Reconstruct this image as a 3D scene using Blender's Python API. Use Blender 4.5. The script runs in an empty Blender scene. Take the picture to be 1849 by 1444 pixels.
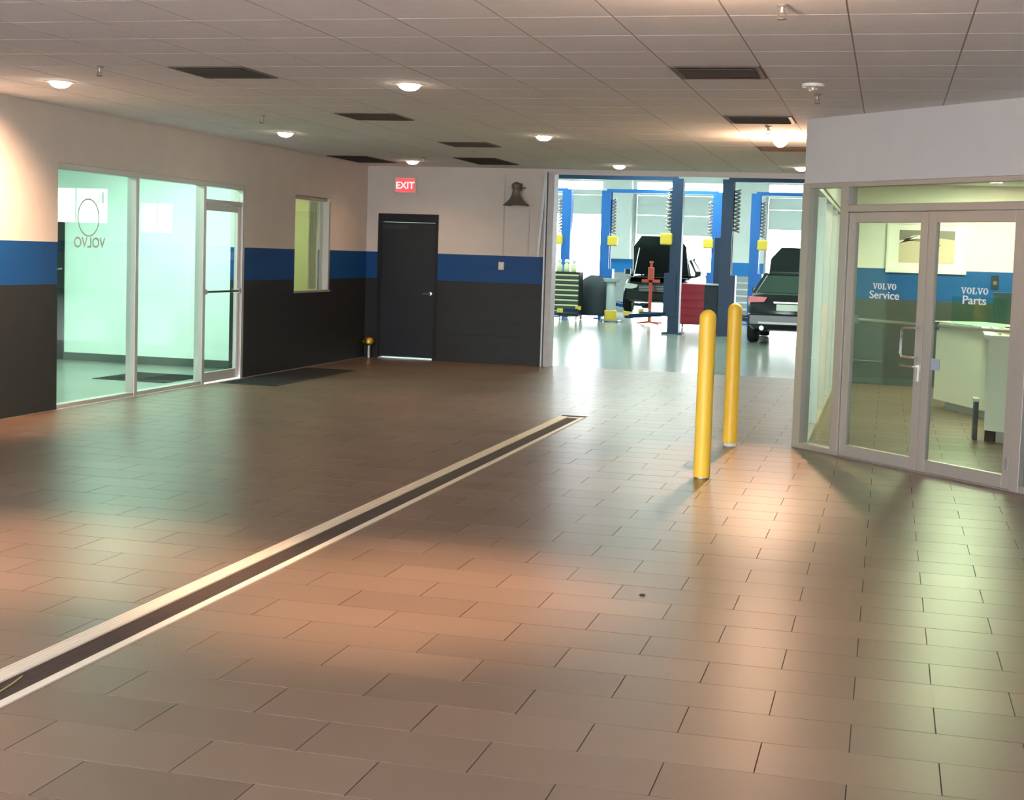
import bpy, math, random
from mathutils import Vector, Matrix
random.seed(7)
scene = bpy.context.scene
COL = scene.collection
PI = math.pi

# ------------------------------------------------------------------ camera
FPX, CX, CY = 2463.0664, 996.5388, 633.5218
CAMP = Vector((2.7988, -6.6552, 1.7095))
def rodrigues(w):
    t = w.length; k = w / t
    return Matrix.Rotation(t, 3, k)
RC = rodrigues(Vector((0.0652, 0.2407, 0.0411))) @ Matrix(((1, 0, 0), (0, 0, -1), (0, 1, 0)))
cam_d = bpy.data.cameras.new('camera'); cam = bpy.data.objects.new('camera', cam_d); COL.objects.link(cam)
cam_d.sensor_fit = 'HORIZONTAL'; cam_d.sensor_width = 36.0; cam_d.lens = FPX / 1849 * 36
cam_d.shift_x = (924.5 - CX) / 1849; cam_d.shift_y = (CY - 722) / 1849
cam_d.clip_start = 0.05; cam_d.clip_end = 300
cam.matrix_world = Matrix(((RC[0][0], -RC[1][0], -RC[2][0], CAMP.x), (RC[0][1], -RC[1][1], -RC[2][1], CAMP.y),
                           (RC[0][2], -RC[1][2], -RC[2][2], CAMP.z), (0, 0, 0, 1)))
scene.camera = cam
def proj(x, y, z):
    c = RC @ (Vector((x, y, z)) - CAMP)
    return (CX + FPX * c.x / c.z, CY + FPX * c.y / c.z, c.z)

# ------------------------------------------------------------------ world, exposure
scene.view_settings.view_transform = 'Standard'; scene.view_settings.look = 'None'
scene.view_settings.gamma = 1.0; scene.view_settings.use_curve_mapping = False
scene.view_settings.exposure = 0.9
W = bpy.data.worlds.new('sky'); scene.world = W; W.use_nodes = True
bg = W.node_tree.nodes['Background']; bg.inputs[0].default_value = (0.93, 0.97, 1.0, 1); bg.inputs[1].default_value = 10.0
scene.cycles.max_bounces = 10; scene.cycles.diffuse_bounces = 5; scene.cycles.glossy_bounces = 4
scene.cycles.transparent_max_bounces = 16; scene.cycles.transmission_bounces = 6
scene.cycles.sample_clamp_indirect = 6.0; scene.cycles.caustics_reflective = False; scene.cycles.caustics_refractive = False
WARM = (1.0, 0.60, 0.36)
DOWN_W = 55.0          # watts of one downlight

# ------------------------------------------------------------------ materials
def srgb(r, g, b):
    f = lambda c: (c / 255 / 12.92) if c / 255 <= 0.04045 else ((c / 255 + 0.055) / 1.055) ** 2.4
    return (f(r), f(g), f(b), 1)
def mat(name, col, rough=0.5, metal=0.0, spec=0.5, emit=None, es=0.0, bump=0.0, bscale=200.0, var=0.0, vscale=6.0):
    m = bpy.data.materials.new(name); m.use_nodes = True; n = m.node_tree.nodes; l = m.node_tree.links
    b = n['Principled BSDF']
    b.inputs['Base Color'].default_value = col; b.inputs['Roughness'].default_value = rough
    b.inputs['Metallic'].default_value = metal; b.inputs['Specular IOR Level'].default_value = spec
    if emit: b.inputs['Emission Color'].default_value = emit; b.inputs['Emission Strength'].default_value = es
    if bump or var:
        tc = n.new('ShaderNodeTexCoord')
    if bump:
        t = n.new('ShaderNodeTexNoise'); t.inputs['Scale'].default_value = bscale; t.inputs['Detail'].default_value = 3
        l.new(tc.outputs['Object'], t.inputs['Vector'])
        bp = n.new('ShaderNodeBump'); bp.inputs['Strength'].default_value = bump; bp.inputs['Distance'].default_value = 0.004
        l.new(t.outputs['Fac'], bp.inputs['Height']); l.new(bp.outputs[0], b.inputs['Normal'])
    if var:
        t = n.new('ShaderNodeTexNoise'); t.inputs['Scale'].default_value = vscale; t.inputs['Detail'].default_value = 4
        l.new(tc.outputs['Object'], t.inputs['Vector'])
        r = n.new('ShaderNodeMapRange'); r.inputs['To Min'].default_value = 1 - var; r.inputs['To Max'].default_value = 1 + var
        l.new(t.outputs['Fac'], r.inputs['Value'])
        x = n.new('ShaderNodeVectorMath'); x.operation = 'SCALE'; x.inputs[0].default_value = col[:3]
        l.new(r.outputs[0], x.inputs['Scale']); l.new(x.outputs[0], b.inputs['Base Color'])
    return m
def glass(name, tint, ior=1.5, rough=0.0):
    m = bpy.data.materials.new(name); m.use_nodes = True; n = m.node_tree.nodes; l = m.node_tree.links
    for x in list(n):
        if x.type == 'BSDF_PRINCIPLED': n.remove(x)
    o = n['Material Output']
    t = n.new('ShaderNodeBsdfTransparent'); t.inputs[0].default_value = tint
    g = n.new('ShaderNodeBsdfGlossy'); g.inputs['Roughness'].default_value = rough; g.inputs['Color'].default_value = (0.95, 1, 0.97, 1)
    f = n.new('ShaderNodeFresnel'); f.inputs['IOR'].default_value = ior
    mx = n.new('ShaderNodeMixShader'); ge = n.new('ShaderNodeNewGeometry')
    sb = n.new('ShaderNodeMath'); sb.operation = 'SUBTRACT'; sb.inputs[0].default_value = 1.0; l.new(ge.outputs['Backfacing'], sb.inputs[1])
    mu = n.new('ShaderNodeMath'); mu.operation = 'MULTIPLY'; l.new(f.outputs[0], mu.inputs[0]); l.new(sb.outputs[0], mu.inputs[1])
    l.new(mu.outputs[0], mx.inputs[0]); l.new(t.outputs[0], mx.inputs[1]); l.new(g.outputs[0], mx.inputs[2]); l.new(mx.outputs[0], o.inputs['Surface'])
    return m
def wall_paint(name, bands, rough=0.45, block=True):
    """painted blockwork: bands = [(z_from, colour), ...] of paint up the wall"""
    m = bpy.data.materials.new(name); m.use_nodes = True; n = m.node_tree.nodes; l = m.node_tree.links; b = n['Principled BSDF']
    b.inputs['Roughness'].default_value = rough; b.inputs['Specular IOR Level'].default_value = 0.3
    g = n.new('ShaderNodeNewGeometry'); s = n.new('ShaderNodeSeparateXYZ'); l.new(g.outputs['Position'], s.inputs[0])
    d = n.new('ShaderNodeMath'); d.operation = 'DIVIDE'; d.inputs[1].default_value = 6.0; l.new(s.outputs['Z'], d.inputs[0])
    r = n.new('ShaderNodeValToRGB'); r.color_ramp.interpolation = 'CONSTANT'
    e = r.color_ramp.elements
    while len(e) < len(bands): e.new(0.5)
    for i, (z, c) in enumerate(bands): e[i].position = z / 6.0; e[i].color = c
    l.new(d.outputs[0], r.inputs[0])
    nz = n.new('ShaderNodeTexNoise'); nz.inputs['Scale'].default_value = 3.0; nz.inputs['Detail'].default_value = 5; l.new(g.outputs['Position'], nz.inputs['Vector'])
    mr = n.new('ShaderNodeMapRange'); mr.inputs['To Min'].default_value = 0.93; mr.inputs['To Max'].default_value = 1.07; l.new(nz.outputs['Fac'], mr.inputs['Value'])
    vm = n.new('ShaderNodeVectorMath'); vm.operation = 'SCALE'; l.new(r.outputs[0], vm.inputs[0]); l.new(mr.outputs[0], vm.inputs['Scale'])
    l.new(vm.outputs[0], b.inputs['Base Color'])
    if block:
        a = n.new('ShaderNodeMath'); a.operation = 'ADD'; l.new(s.outputs['X'], a.inputs[0]); l.new(s.outputs['Y'], a.inputs[1])
        c = n.new('ShaderNodeCombineXYZ'); l.new(a.outputs[0], c.inputs[0]); l.new(s.outputs['Z'], c.inputs[1])
        k = n.new('ShaderNodeTexBrick'); k.inputs['Scale'].default_value = 1.0; k.inputs['Brick Width'].default_value = 0.42; k.inputs['Row Height'].default_value = 0.209
        k.inputs['Mortar Size'].default_value = 0.006; k.inputs['Mortar Smooth'].default_value = 0.4
        l.new(c.outputs[0], k.inputs['Vector'])
        bp = n.new('ShaderNodeBump'); bp.invert = True; bp.inputs['Strength'].default_value = 0.22; bp.inputs['Distance'].default_value = 0.004
        l.new(k.outputs['Fac'], bp.inputs['Height']); l.new(bp.outputs[0], b.inputs['Normal'])
    return m
def tile_mat(name, col, sx, sy, rough):
    """per-tile shade from the tile's own grid cell, fine stone grain"""
    m = bpy.data.materials.new(name); m.use_nodes = True; n = m.node_tree.nodes; l = m.node_tree.links; b = n['Principled BSDF']; b.inputs['Specular IOR Level'].default_value = 0.42
    def math_(op, a, v=None):
        q = n.new('ShaderNodeMath'); q.operation = op
        if isinstance(a, (int, float)): q.inputs[0].default_value = a
        else: l.new(a, q.inputs[0])
        if v is not None:
            if isinstance(v, (int, float)): q.inputs[1].default_value = v
            else: l.new(v, q.inputs[1])
        return q.outputs[0]
    g = n.new('ShaderNodeNewGeometry'); s = n.new('ShaderNodeSeparateXYZ'); l.new(g.outputs['Position'], s.inputs[0])
    row = math_('FLOOR', math_('DIVIDE', s.outputs['Y'], sy))
    half = math_('MULTIPLY', math_('FLOORED_MODULO', math_('ADD', row, 1.0), 2.0), 0.5)
    colm = math_('FLOOR', math_('SUBTRACT', math_('DIVIDE', s.outputs['X'], sx), half))
    c = n.new('ShaderNodeCombineXYZ'); l.new(colm, c.inputs[0]); l.new(row, c.inputs[1])
    wn = n.new('ShaderNodeTexWhiteNoise'); wn.noise_dimensions = '2D'; l.new(c.outputs[0], wn.inputs['Vector'])
    nz = n.new('ShaderNodeTexNoise'); nz.inputs['Scale'].default_value = 9.0; nz.inputs['Detail'].default_value = 6; nz.inputs['Roughness'].default_value = 0.7
    l.new(g.outputs['Position'], nz.inputs['Vector'])
    f = math_('ADD', math_('MULTIPLY', wn.outputs['Value'], 0.24), math_('MULTIPLY', nz.outputs['Fac'], 0.16))
    f = math_('ADD', f, 0.80)
    vm = n.new('ShaderNodeVectorMath'); vm.operation = 'SCALE'; vm.inputs[0].default_value = col[:3]; l.new(f, vm.inputs['Scale'])
    l.new(vm.outputs[0], b.inputs['Base Color'])
    rr = math_('ADD', math_('MULTIPLY', nz.outputs['Fac'], 0.05), rough - 0.025); l.new(rr, b.inputs['Roughness'])
    fine = n.new('ShaderNodeTexNoise'); fine.inputs['Scale'].default_value = 160.0; l.new(g.outputs['Position'], fine.inputs['Vector'])
    bp = n.new('ShaderNodeBump'); bp.inputs['Strength'].default_value = 0.08; bp.inputs['Distance'].default_value = 0.002
    l.new(fine.outputs['Fac'], bp.inputs['Height']); l.new(bp.outputs[0], b.inputs['Normal'])
    return m

CREAM = (0.60, 0.565, 0.54, 1); BLUE = (0.004, 0.058, 0.22, 1); CHAR = (0.016, 0.017, 0.019, 1)
M = {}
M['wall'] = wall_paint('painted_block', [(0, CHAR), (1.256, BLUE), (1.667, CREAM)])
M['wall_plain'] = wall_paint('painted_plaster', [(0, (0.56, 0.555, 0.575, 1)), (2.0, (0.56, 0.555, 0.575, 1))], block=False)
M['wall_office'] = wall_paint('office_block', [(0, (0.06, 0.066, 0.058, 1)), (1.22, (0.008, 0.085, 0.27, 1)), (1.667, (0.78, 0.76, 0.66, 1))])
M['wall_shop'] = wall_paint('shop_block', [(0, (0.35, 0.38, 0.38, 1)), (1.256, (0.02, 0.20, 0.55, 1)), (1.667, (0.74, 0.80, 0.76, 1))])
M['wall_mint'] = wall_paint('lobby_plaster', [(0, (0.72, 0.80, 0.76, 1)), (2.0, (0.72, 0.80, 0.76, 1))], block=False)
M['wall_yellow'] = wall_paint('side_office_plaster', [(0, (0.70, 0.68, 0.42, 1)), (2.0, (0.70, 0.68, 0.42, 1))], block=False)
M['tile'] = tile_mat('stone_tile', (0.172, 0.120, 0.090, 1), 0.61, 0.305, 0.33)
M['grout'] = mat('grout', (0.035, 0.03, 0.027, 1), 0.9)
M['shop_floor'] = tile_mat('shop_floor', (0.23, 0.27, 0.225, 1), 1.22, 1.22, 0.20)
M['ceil'] = mat('acoustic_panel', (0.76, 0.77, 0.79, 1), 0.95, bump=0.4, bscale=90, var=0.05)
M['ceil_grid'] = mat('ceiling_grid', (0.30, 0.28, 0.27, 1), 0.8)
M['alu'] = mat('aluminium', (0.50, 0.47, 0.45, 1), 0.38, 0.55, var=0.04)
M['alu_light'] = mat('bright_aluminium', (0.72, 0.70, 0.68, 1), 0.3, 0.7)
M['steel'] = mat('galvanised_steel', (0.38, 0.38, 0.39, 1), 0.4, 0.6, var=0.1, vscale=20)
M['chrome'] = mat('chrome', (0.75, 0.75, 0.75, 1), 0.15, 1.0)
M['yellow'] = mat('yellow_plastic', (0.95, 0.61, 0.06, 1), 0.42, bump=0.15, bscale=60)
M['white'] = mat('white_plastic', (0.8, 0.8, 0.78, 1), 0.4)
M['drain_rail'] = mat('drain_rail', (0.80, 0.72, 0.62, 1), 0.45, 0.1)
M['grate'] = mat('rusty_grate', (0.048, 0.031, 0.024, 1), 0.75, 0.0, var=0.35, vscale=5)
M['trench'] = mat('trench', (0.02, 0.017, 0.015, 1), 0.9)
M['rubber'] = mat('black_rubber', (0.012, 0.012, 0.013, 1), 0.8, bump=0.5, bscale=120)
M['door_dark'] = mat('slate_door_paint', (0.010, 0.013, 0.018, 1), 0.45, spec=0.35)
M['frame_dark'] = mat('slate_frame_paint', (0.008, 0.010, 0.014, 1), 0.5, spec=0.3)
M['vent'] = mat('brown_vent', (0.10, 0.080, 0.068, 1), 0.6)
M['vent_dark'] = mat('vent_dark', (0.045, 0.04, 0.036, 1), 0.8)
M['brass'] = mat('brass', (0.55, 0.33, 0.06, 1), 0.35, 0.8)
M['bell'] = mat('weathered_metal', (0.16, 0.145, 0.125, 1), 0.5, 0.4, var=0.3, vscale=12)
M['lamp'] = mat('lamp_lens', (1, 0.9, 0.8, 1), 0.4, emit=(1.0, 0.80, 0.60, 1), es=14.0)
M['lamp_trim'] = mat('lamp_trim', (0.75, 0.72, 0.70, 1), 0.5)
M['exit_red'] = mat('exit_glow', (0.9, 0.1, 0.1, 1), 0.4, emit=(1.0, 0.045, 0.06, 1), es=0.9)
M['exit_text'] = mat('exit_text', (1, 0.5, 0.5, 1), 0.4, emit=(1.0, 0.42, 0.42, 1), es=1.0)
M['exit_box'] = mat('exit_box', (0.62, 0.58, 0.54, 1), 0.5)
M['glass'] = glass('clear_glass', (0.90, 0.97, 0.93, 1), 1.6)
M['glass_green'] = glass('green_glass', (0.74, 0.92, 0.82, 1), 1.5, 0.05)
M['letter'] = mat('white_vinyl', (0.80, 0.82, 0.84, 1), 0.5)
M['letter_grey'] = mat('grey_vinyl', (0.62, 0.74, 0.69, 1), 0.6)
M['counter'] = mat('counter_laminate', (0.80, 0.78, 0.70, 1), 0.35)
M['counter_top'] = mat('worktop', (0.80, 0.80, 0.72, 1), 0.25)
M['kick'] = mat('kick_plate', (0.42, 0.43, 0.42, 1), 0.4, 0.3)
M['black'] = mat('black_plastic', (0.015, 0.016, 0.017, 1), 0.45)
M['screen'] = mat('monitor_back', (0.03, 0.05, 0.05, 1), 0.4)
M['paper'] = mat('paper', (0.82, 0.74, 0.52, 1), 0.7)
M['orange_card'] = mat('orange_card', (0.75, 0.42, 0.12, 1), 0.6)
M['pic_frame'] = mat('picture_frame', (0.78, 0.76, 0.68, 1), 0.4)
M['pic_mount'] = mat('picture_mount', (0.85, 0.84, 0.78, 1), 0.7)
M['pic_a'] = mat('print_beige', (0.55, 0.46, 0.33, 1), 0.6)
M['pic_b'] = mat('print_grey', (0.20, 0.18, 0.16, 1), 0.6)
M['pic_c'] = mat('print_white', (0.80, 0.78, 0.74, 1), 0.6)
M['troffer'] = mat('troffer_lens', (0.95, 1, 0.9, 1), 0.5, emit=(0.93, 1.0, 0.66, 1), es=28.0)
M['troffer_dim'] = mat('troffer_lens_dim', (0.95, 1, 0.9, 1), 0.5, emit=(0.95, 1.0, 0.66, 1), es=13.0)
M['troffer_mint'] = mat('troffer_lens_mint', (0.9, 1, 0.95, 1), 0.5, emit=(0.70, 1.0, 0.84, 1), es=32.0)
M['troffer_shop'] = mat('shop_tube', (0.9, 1, 0.95, 1), 0.5, emit=(0.80, 1.0, 0.90, 1), es=16.0)
M['room_floor'] = tile_mat('lobby_tile', (0.17, 0.19, 0.165, 1), 0.61, 0.61, 0.30)
M['base_green'] = mat('dark_skirting', (0.055, 0.075, 0.065, 1), 0.5)
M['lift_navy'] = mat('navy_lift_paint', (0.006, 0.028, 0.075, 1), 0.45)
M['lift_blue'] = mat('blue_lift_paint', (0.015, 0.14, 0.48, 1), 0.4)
M['lift_yellow'] = mat('yellow_pad', (0.75, 0.55, 0.06, 1), 0.5)
M['car_grey'] = mat('dark_car_paint', (0.030, 0.038, 0.038, 1), 0.18, 0.4)
M['car_black'] = mat('black_car_paint', (0.018, 0.026, 0.027, 1), 0.22, 0.3)
M['car_glass'] = mat('tinted_glass', (0.03, 0.06, 0.045, 1), 0.06, 0.0, 0.8)
M['tail_red'] = mat('tail_lamp', (0.55, 0.01, 0.02, 1), 0.2)
M['plate'] = mat('licence_plate', (0.72, 0.75, 0.68, 1), 0.5)
M['headlamp'] = mat('headlamp_lens', (0.75, 0.80, 0.78, 1), 0.1, 0.2)
M['red'] = mat('red_paint', (0.32, 0.012, 0.03, 1), 0.35)
M['red_orange'] = mat('red_jack_paint', (0.48, 0.07, 0.04, 1), 0.4)
M['pale_yellow'] = mat('pale_yellow_trim', (0.72, 0.74, 0.45, 1), 0.4)
M['drum'] = mat('galvanised_drum', (0.45, 0.52, 0.55, 1), 0.4, 0.3)
M['garage'] = mat('garage_panel', (0.66, 0.74, 0.70, 1), 0.5)
M['pavement'] = mat('pavement', (0.6, 0.6, 0.58, 1), 0.9, var=0.05)
M['cover'] = mat('dark_cover', (0.02, 0.03, 0.042, 1), 0.7)
M['blind'] = mat('blind_slat', (0.62, 0.62, 0.52, 1), 0.6)
M['twig'] = mat('straw', (0.55, 0.45, 0.2, 1), 0.8)
M['card'] = mat('blue_grey_card', (0.33, 0.40, 0.47, 1), 0.6)
M['jamb'] = mat('worn_steel_jamb', (0.33, 0.31, 0.31, 1), 0.45, 0.5, var=0.15, vscale=8)

# ------------------------------------------------------------------ mesh helpers
class MB:
    """collects shapes; build() links them as ONE mesh object"""
    def __init__(s): s.v = []; s.f = []
    def add(s, vs, fs):
        o = len(s.v); s.v += [tuple(v) for v in vs]; s.f += [tuple(i + o for i in f) for f in fs]; return s
    def box(s, x0, x1, y0, y1, z0, z1, R=None):
        vs = [Vector((x, y, z)) for z in (z0, z1) for y in (y0, y1) for x in (x0, x1)]
        if R is not None: vs = [R @ v for v in vs]
        return s.add(vs, [(0, 2, 3, 1), (4, 5, 7, 6), (0, 1, 5, 4), (2, 6, 7, 3), (0, 4, 6, 2), (1, 3, 7, 5)])
    def bar(s, a, b, w, h=None):
        a = Vector(a); b = Vector(b); d = (b - a); L = d.length; d.normalize(); h = h or w
        up = Vector((0, 0, 1)) if abs(d.z) < 0.95 else Vector((0, 1, 0))
        x = d.cross(up).normalized(); y = x.cross(d)
        vs = [p + x * i * w / 2 + y * j * h / 2 for p in (a, b) for i, j in ((-1, -1), (1, -1), (1, 1), (-1, 1))]
        return s.add(vs, [(0, 3, 2, 1), (4, 5, 6, 7), (0, 1, 5, 4), (1, 2, 6, 5), (2, 3, 7, 6), (3, 0, 4, 7)])
    def lathe(s, prof, n=20, o=(0, 0, 0), axis='Z', caps=True):
        vs = []; fs = []; m = len(prof)
        for i in range(n):
            a = 2 * PI * i / n
            for r, z in prof:
                p = (r * math.cos(a), r * math.sin(a), z)
                if axis == 'X': p = (p[2], p[0], p[1])
                if axis == 'Y': p = (p[1], p[2], p[0])
                vs.append((p[0] + o[0], p[1] + o[1], p[2] + o[2]))
        for i in range(n):
            j = (i + 1) % n
            for k in range(m - 1): fs.append((i * m + k, j * m + k, j * m + k + 1, i * m + k + 1))
        if caps:
            if prof[0][0] > 1e-6: fs.append(tuple(i * m for i in reversed(range(n))))
            if prof[-1][0] > 1e-6: fs.append(tuple(i * m + m - 1 for i in range(n)))
        return s.add(vs, fs)
    def tube(s, pts, r, n=8):
        pts = [Vector(p) for p in pts]; vs = []; fs = []
        for i, p in enumerate(pts):
            d = (pts[min(i + 1, len(pts) - 1)] - pts[max(i - 1, 0)]).normalized()
            up = Vector((0, 0, 1)) if abs(d.z) < 0.9 else Vector((1, 0, 0))
            x = d.cross(up).normalized(); y = x.cross(d)
            vs += [p + (x * math.cos(2 * PI * k / n) + y * math.sin(2 * PI * k / n)) * r for k in range(n)]
        for i in range(len(pts) - 1):
            for k in range(n):
                fs.append((i * n + k, i * n + (k + 1) % n, (i + 1) * n + (k + 1) % n, (i + 1) * n + k))
        fs += [tuple(reversed(range(n))), tuple((len(pts) - 1) * n + k for k in range(n))]
        return s.add(vs, fs)
    def prism(s, poly, y0, y1):
        """poly = [(x,z)...] extruded along y"""
        n = len(poly); vs = [(x, y0, z) for x, z in poly] + [(x, y1, z) for x, z in poly]
        fs = [tuple(range(n)), tuple(reversed(range(n, 2 * n)))] + [(i, i + n, (i + 1) % n + n, (i + 1) % n) for i in range(n)]
        return s.add(vs, fs)
    def loft(s, rings, close=True):
        n = len(rings[0]); vs = [p for r in rings for p in r]; fs = []
        for i in range(len(rings) - 1):
            for k in range(n): fs.append((i * n + k, i * n + (k + 1) % n, (i + 1) * n + (k + 1) % n, (i + 1) * n + k))
        if close: fs += [tuple(reversed(range(n))), tuple((len(rings) - 1) * n + k for k in range(n))]
        return s.add(vs, fs)
    def mesh(s, name, m, smooth=False):
        me = bpy.data.meshes.new(name); me.from_pydata(s.v, [], s.f); me.materials.append(m)
        import bmesh
        b = bmesh.new(); b.from_mesh(me); bmesh.ops.recalc_face_normals(b, faces=b.faces); b.to_mesh(me); b.free()
        if smooth:
            for p in me.polygons: p.use_smooth = True
            me.set_sharp_from_angle(angle=math.radians(40))
        return me
    def build(s, name, m, parent=None, smooth=False, bevel=0.0):
        return link(name, s.mesh(name, m, smooth), parent, bevel)
def link(name, me, parent=None, bevel=0.0):
    o = bpy.data.objects.new(name, me); COL.objects.link(o)
    if parent: o.parent = parent
    if bevel:
        b = o.modifiers.new('edge', 'BEVEL'); b.width = bevel; b.segments = 2; b.limit_method = 'ANGLE'
    return o
def tag(o, label, cat, group=None):
    o['label'] = label; o['category'] = cat
    if group: o['group'] = group
    return o
def thing(name, label, cat, loc=(0, 0, 0), rz=0.0, group=None):
    o = bpy.data.objects.new(name, None); COL.objects.link(o); o.location = loc; o.rotation_euler.z = rz; o.empty_display_size = 0.1
    return tag(o, label, cat, group)
def struct(o): o['kind'] = 'structure'; return o
def sempty(name, loc=(0, 0, 0), rz=0.0):
    o = bpy.data.objects.new(name, None); COL.objects.link(o); o.location = loc; o.rotation_euler.z = rz
    return struct(o)
def B(*a, R=None): return MB().box(*a, R=R)
def text_mesh(txt, size, m, name, shear=0.0, offset=0.0, extrude=0.001):
    c = bpy.data.curves.new(name, 'FONT'); c.body = txt; c.size = size; c.align_x = 'CENTER'; c.extrude = extrude; c.offset = offset; c.shear = shear
    t = bpy.data.objects.new(name, c); COL.objects.link(t)
    dg = bpy.context.evaluated_depsgraph_get(); me = bpy.data.meshes.new_from_object(t.evaluated_get(dg))
    bpy.data.objects.remove(t); bpy.data.curves.remove(c)
    me.name = name; me.materials.clear(); me.materials.append(m); return me

# key dimensions (metres)
XL, YB, ZC = -5.29, 13.78, 3.04
TW, TH = 0.61, 0.305

# ------------------------------------------------------------------ floor
DR0, DR1, DRY = -0.545, -0.268, 7.47       # trench drain extent
floor = struct(B(-5.30, DR0, -8.9, DRY, -0.14, -0.003).box(DR1, 4.6, -8.9, DRY, -0.14, -0.003).box(-5.30, 4.6, DRY, YB + 0.2, -0.14, -0.003).build('floor', M['grout']))
cells = []
for r in range(-46, 40):                    # row r spans y = -(r+1)*TH .. -r*TH
    y0, y1 = -(r + 1) * TH, -r * TH
    if y0 < -8.8: continue
    y1c = min(y1, YB + 0.2)
    if y0 >= y1c: continue
    off = 0.0 if r % 2 == 0 else 0.5
    for c in range(-10, 8):
        x0, x1 = (c + off) * TW, (c + off + 1) * TW
        x0, x1 = max(x0, XL), min(x1, 4.6)
        if x1 - x0 < 0.03: continue
        segs = [(x0, x1)]
        if y0 < DRY:
            segs = [(a, b) for a, b in ((x0, min(x1, DR0)), (max(x0, DR1), x1)) if b - a > 0.02]
        for a, b in segs: cells.append((a, b, y0, y1c))
def parea(c, z):
    q = [proj(x, y, z) for x, y in ((c[0], c[2]), (c[1], c[2]), (c[1], c[3]), (c[0], c[3]))]
    if min(p[2] for p in q) < 0.5: return 0
    q = [(min(max(p[0], 0), 1849), min(max(p[1], 0), 1444)) for p in q]
    return abs(sum(q[i][0] * q[(i + 1) % 4][1] - q[(i + 1) % 4][0] * q[i][1] for i in range(4))) / 2
cells.sort(key=lambda c: -parea(c, 0))
G = 0.0022
cache = {}
def piece(cell, z0, z1, g, m, name, parent):
    w, h = cell[1] - cell[0], cell[3] - cell[2]; key = (name, round(w, 3), round(h, 3))
    if key not in cache: cache[key] = B(-w / 2 + g, w / 2 - g, -h / 2 + g, h / 2 - g, z0, z1).mesh(name, m)
    o = link(name, cache[key], parent); o.location = ((cell[0] + cell[1]) / 2, (cell[2] + cell[3]) / 2, random.uniform(-0.0003, 0.0003) if parent is floor else 0)
    return o
for c in cells[:300]: piece(c, -0.006, 0.0, G, M['tile'], 'tile', floor)
mb = MB()
for c in cells[300:]: mb.box(c[0] + G, c[1] - G, c[2] + G, c[3] - G, -0.006, 0.0)
o = mb.build('tile_field', M['tile'], floor); o['kind'] = 'stuff'

# ------------------------------------------------------------------ ceiling
GP = 0.638; GX = 1.25; GY = 2.76
ceiling = struct(B(-5.3, 4.6, -8.9, YB, ZC + 0.0012, ZC + 0.1).build('ceiling', M['ceil_grid']))
vents = [(-6, 0, 1), (-6, 5, 1), (-6, 10, 1), (0, 0, 1), (0, 5, 1), (0, 10, 1), (-10, 14, 2), (-7, 14, 2)]
skip = set()
for i, j, n in vents:
    for k in range(n): skip.add((i, j + k))
pan = []
for i in range(-11, 6):
    for j in range(-24, 19):
        if (i, j) in skip: continue
        x0, x1 = max(GX + i * GP, XL), min(GX + (i + 1) * GP, 4.6); y0, y1 = max(GY + j * GP, -8.9), min(GY + (j + 1) * GP, YB)
        if x1 - x0 > 0.05 and y1 - y0 > 0.05: pan.append((x0, x1, y0, y1))
pan.sort(key=lambda c: -parea(c, ZC))
for c in pan[:300]: piece(c, ZC, ZC + 0.0012, 0.005, M['ceil'], 'ceiling_panel', ceiling)
mb = MB()
for c in pan[300:]: mb.box(c[0] + .005, c[1] - .005, c[2] + .005, c[3] - .005, ZC, ZC + 0.0012)
o = mb.build('ceiling_panel_field', M['ceil'], ceiling); o['kind'] = 'stuff'

# ------------------------------------------------------------------ service-drive walls
SF0, SF1, SFZ = 5.46, 9.55, 2.48            # lobby storefront in the left wall
WN0, WN1, WZ0, WZ1 = 11.08, 12.33, 1.07, 2.45
mb = MB()
mb.box(XL - .2, XL, -8.9, SF0, 0, ZC + .1).box(XL - .2, XL, SF0, SF1, SFZ, ZC + .1).box(XL - .2, XL, SF1, WN0, 0, ZC + .1)
mb.box(XL - .2, XL, WN0, WN1, 0, WZ0).box(XL - .2, XL, WN0, WN1, WZ1, ZC + .1).box(XL - .2, XL, WN1, YB + .2, 0, ZC + .1)
struct(mb.build('wall_left', M['wall']))
DX0, DX1, DZ = -5.09, -4.09, 2.295          # dark door (outer frame)
OX0 = -2.25                                 # left edge of the opening to the workshop
mb = MB()
mb.box(XL, DX0, YB, YB + .2, 0, ZC + .1).box(DX0, DX1, YB, YB + .2, DZ, ZC + .1).box(DX1, OX0, YB, YB + .2, 0, ZC + .1)
struct(mb.build('wall_back', M['wall']))
struct(B(OX0, 2.04, YB, YB + .2, 2.985, 4.7).build('wall_lintel', M['wall_plain']))
mb = MB().box(-11, DX0, YB + .2, YB + .24, 0, 4.7).box(DX0, DX1, YB + .2, YB + .24, DZ, 4.7).box(DX1, OX0, YB + .2, YB + .24, 0, 4.7)
mb.box(-11, OX0, YB, YB + .2, ZC + .1, 4.7)
struct(mb.build('wall_shop_front', M['wall_shop']))
# behind the camera the drive ends in a wide open vehicle doorway
mb = MB().box(XL - .2, -4.9, -8.9, -8.7, 0, ZC + .1).box(4.3, 4.8, -8.9, -8.7, 0, ZC + .1).box(-4.9, 4.3, -8.9, -8.7, 2.95, ZC + .1)
struct(mb.build('wall_front', M['wall']))
struct(B(4.6, 4.8, -8.9, 3.6, 0, ZC + .1).build('wall_right', M['wall']))
struct(B(-60, 60, -80, -8.9, -0.16, -0.02).build('floor_forecourt', M['pavement']))

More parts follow.
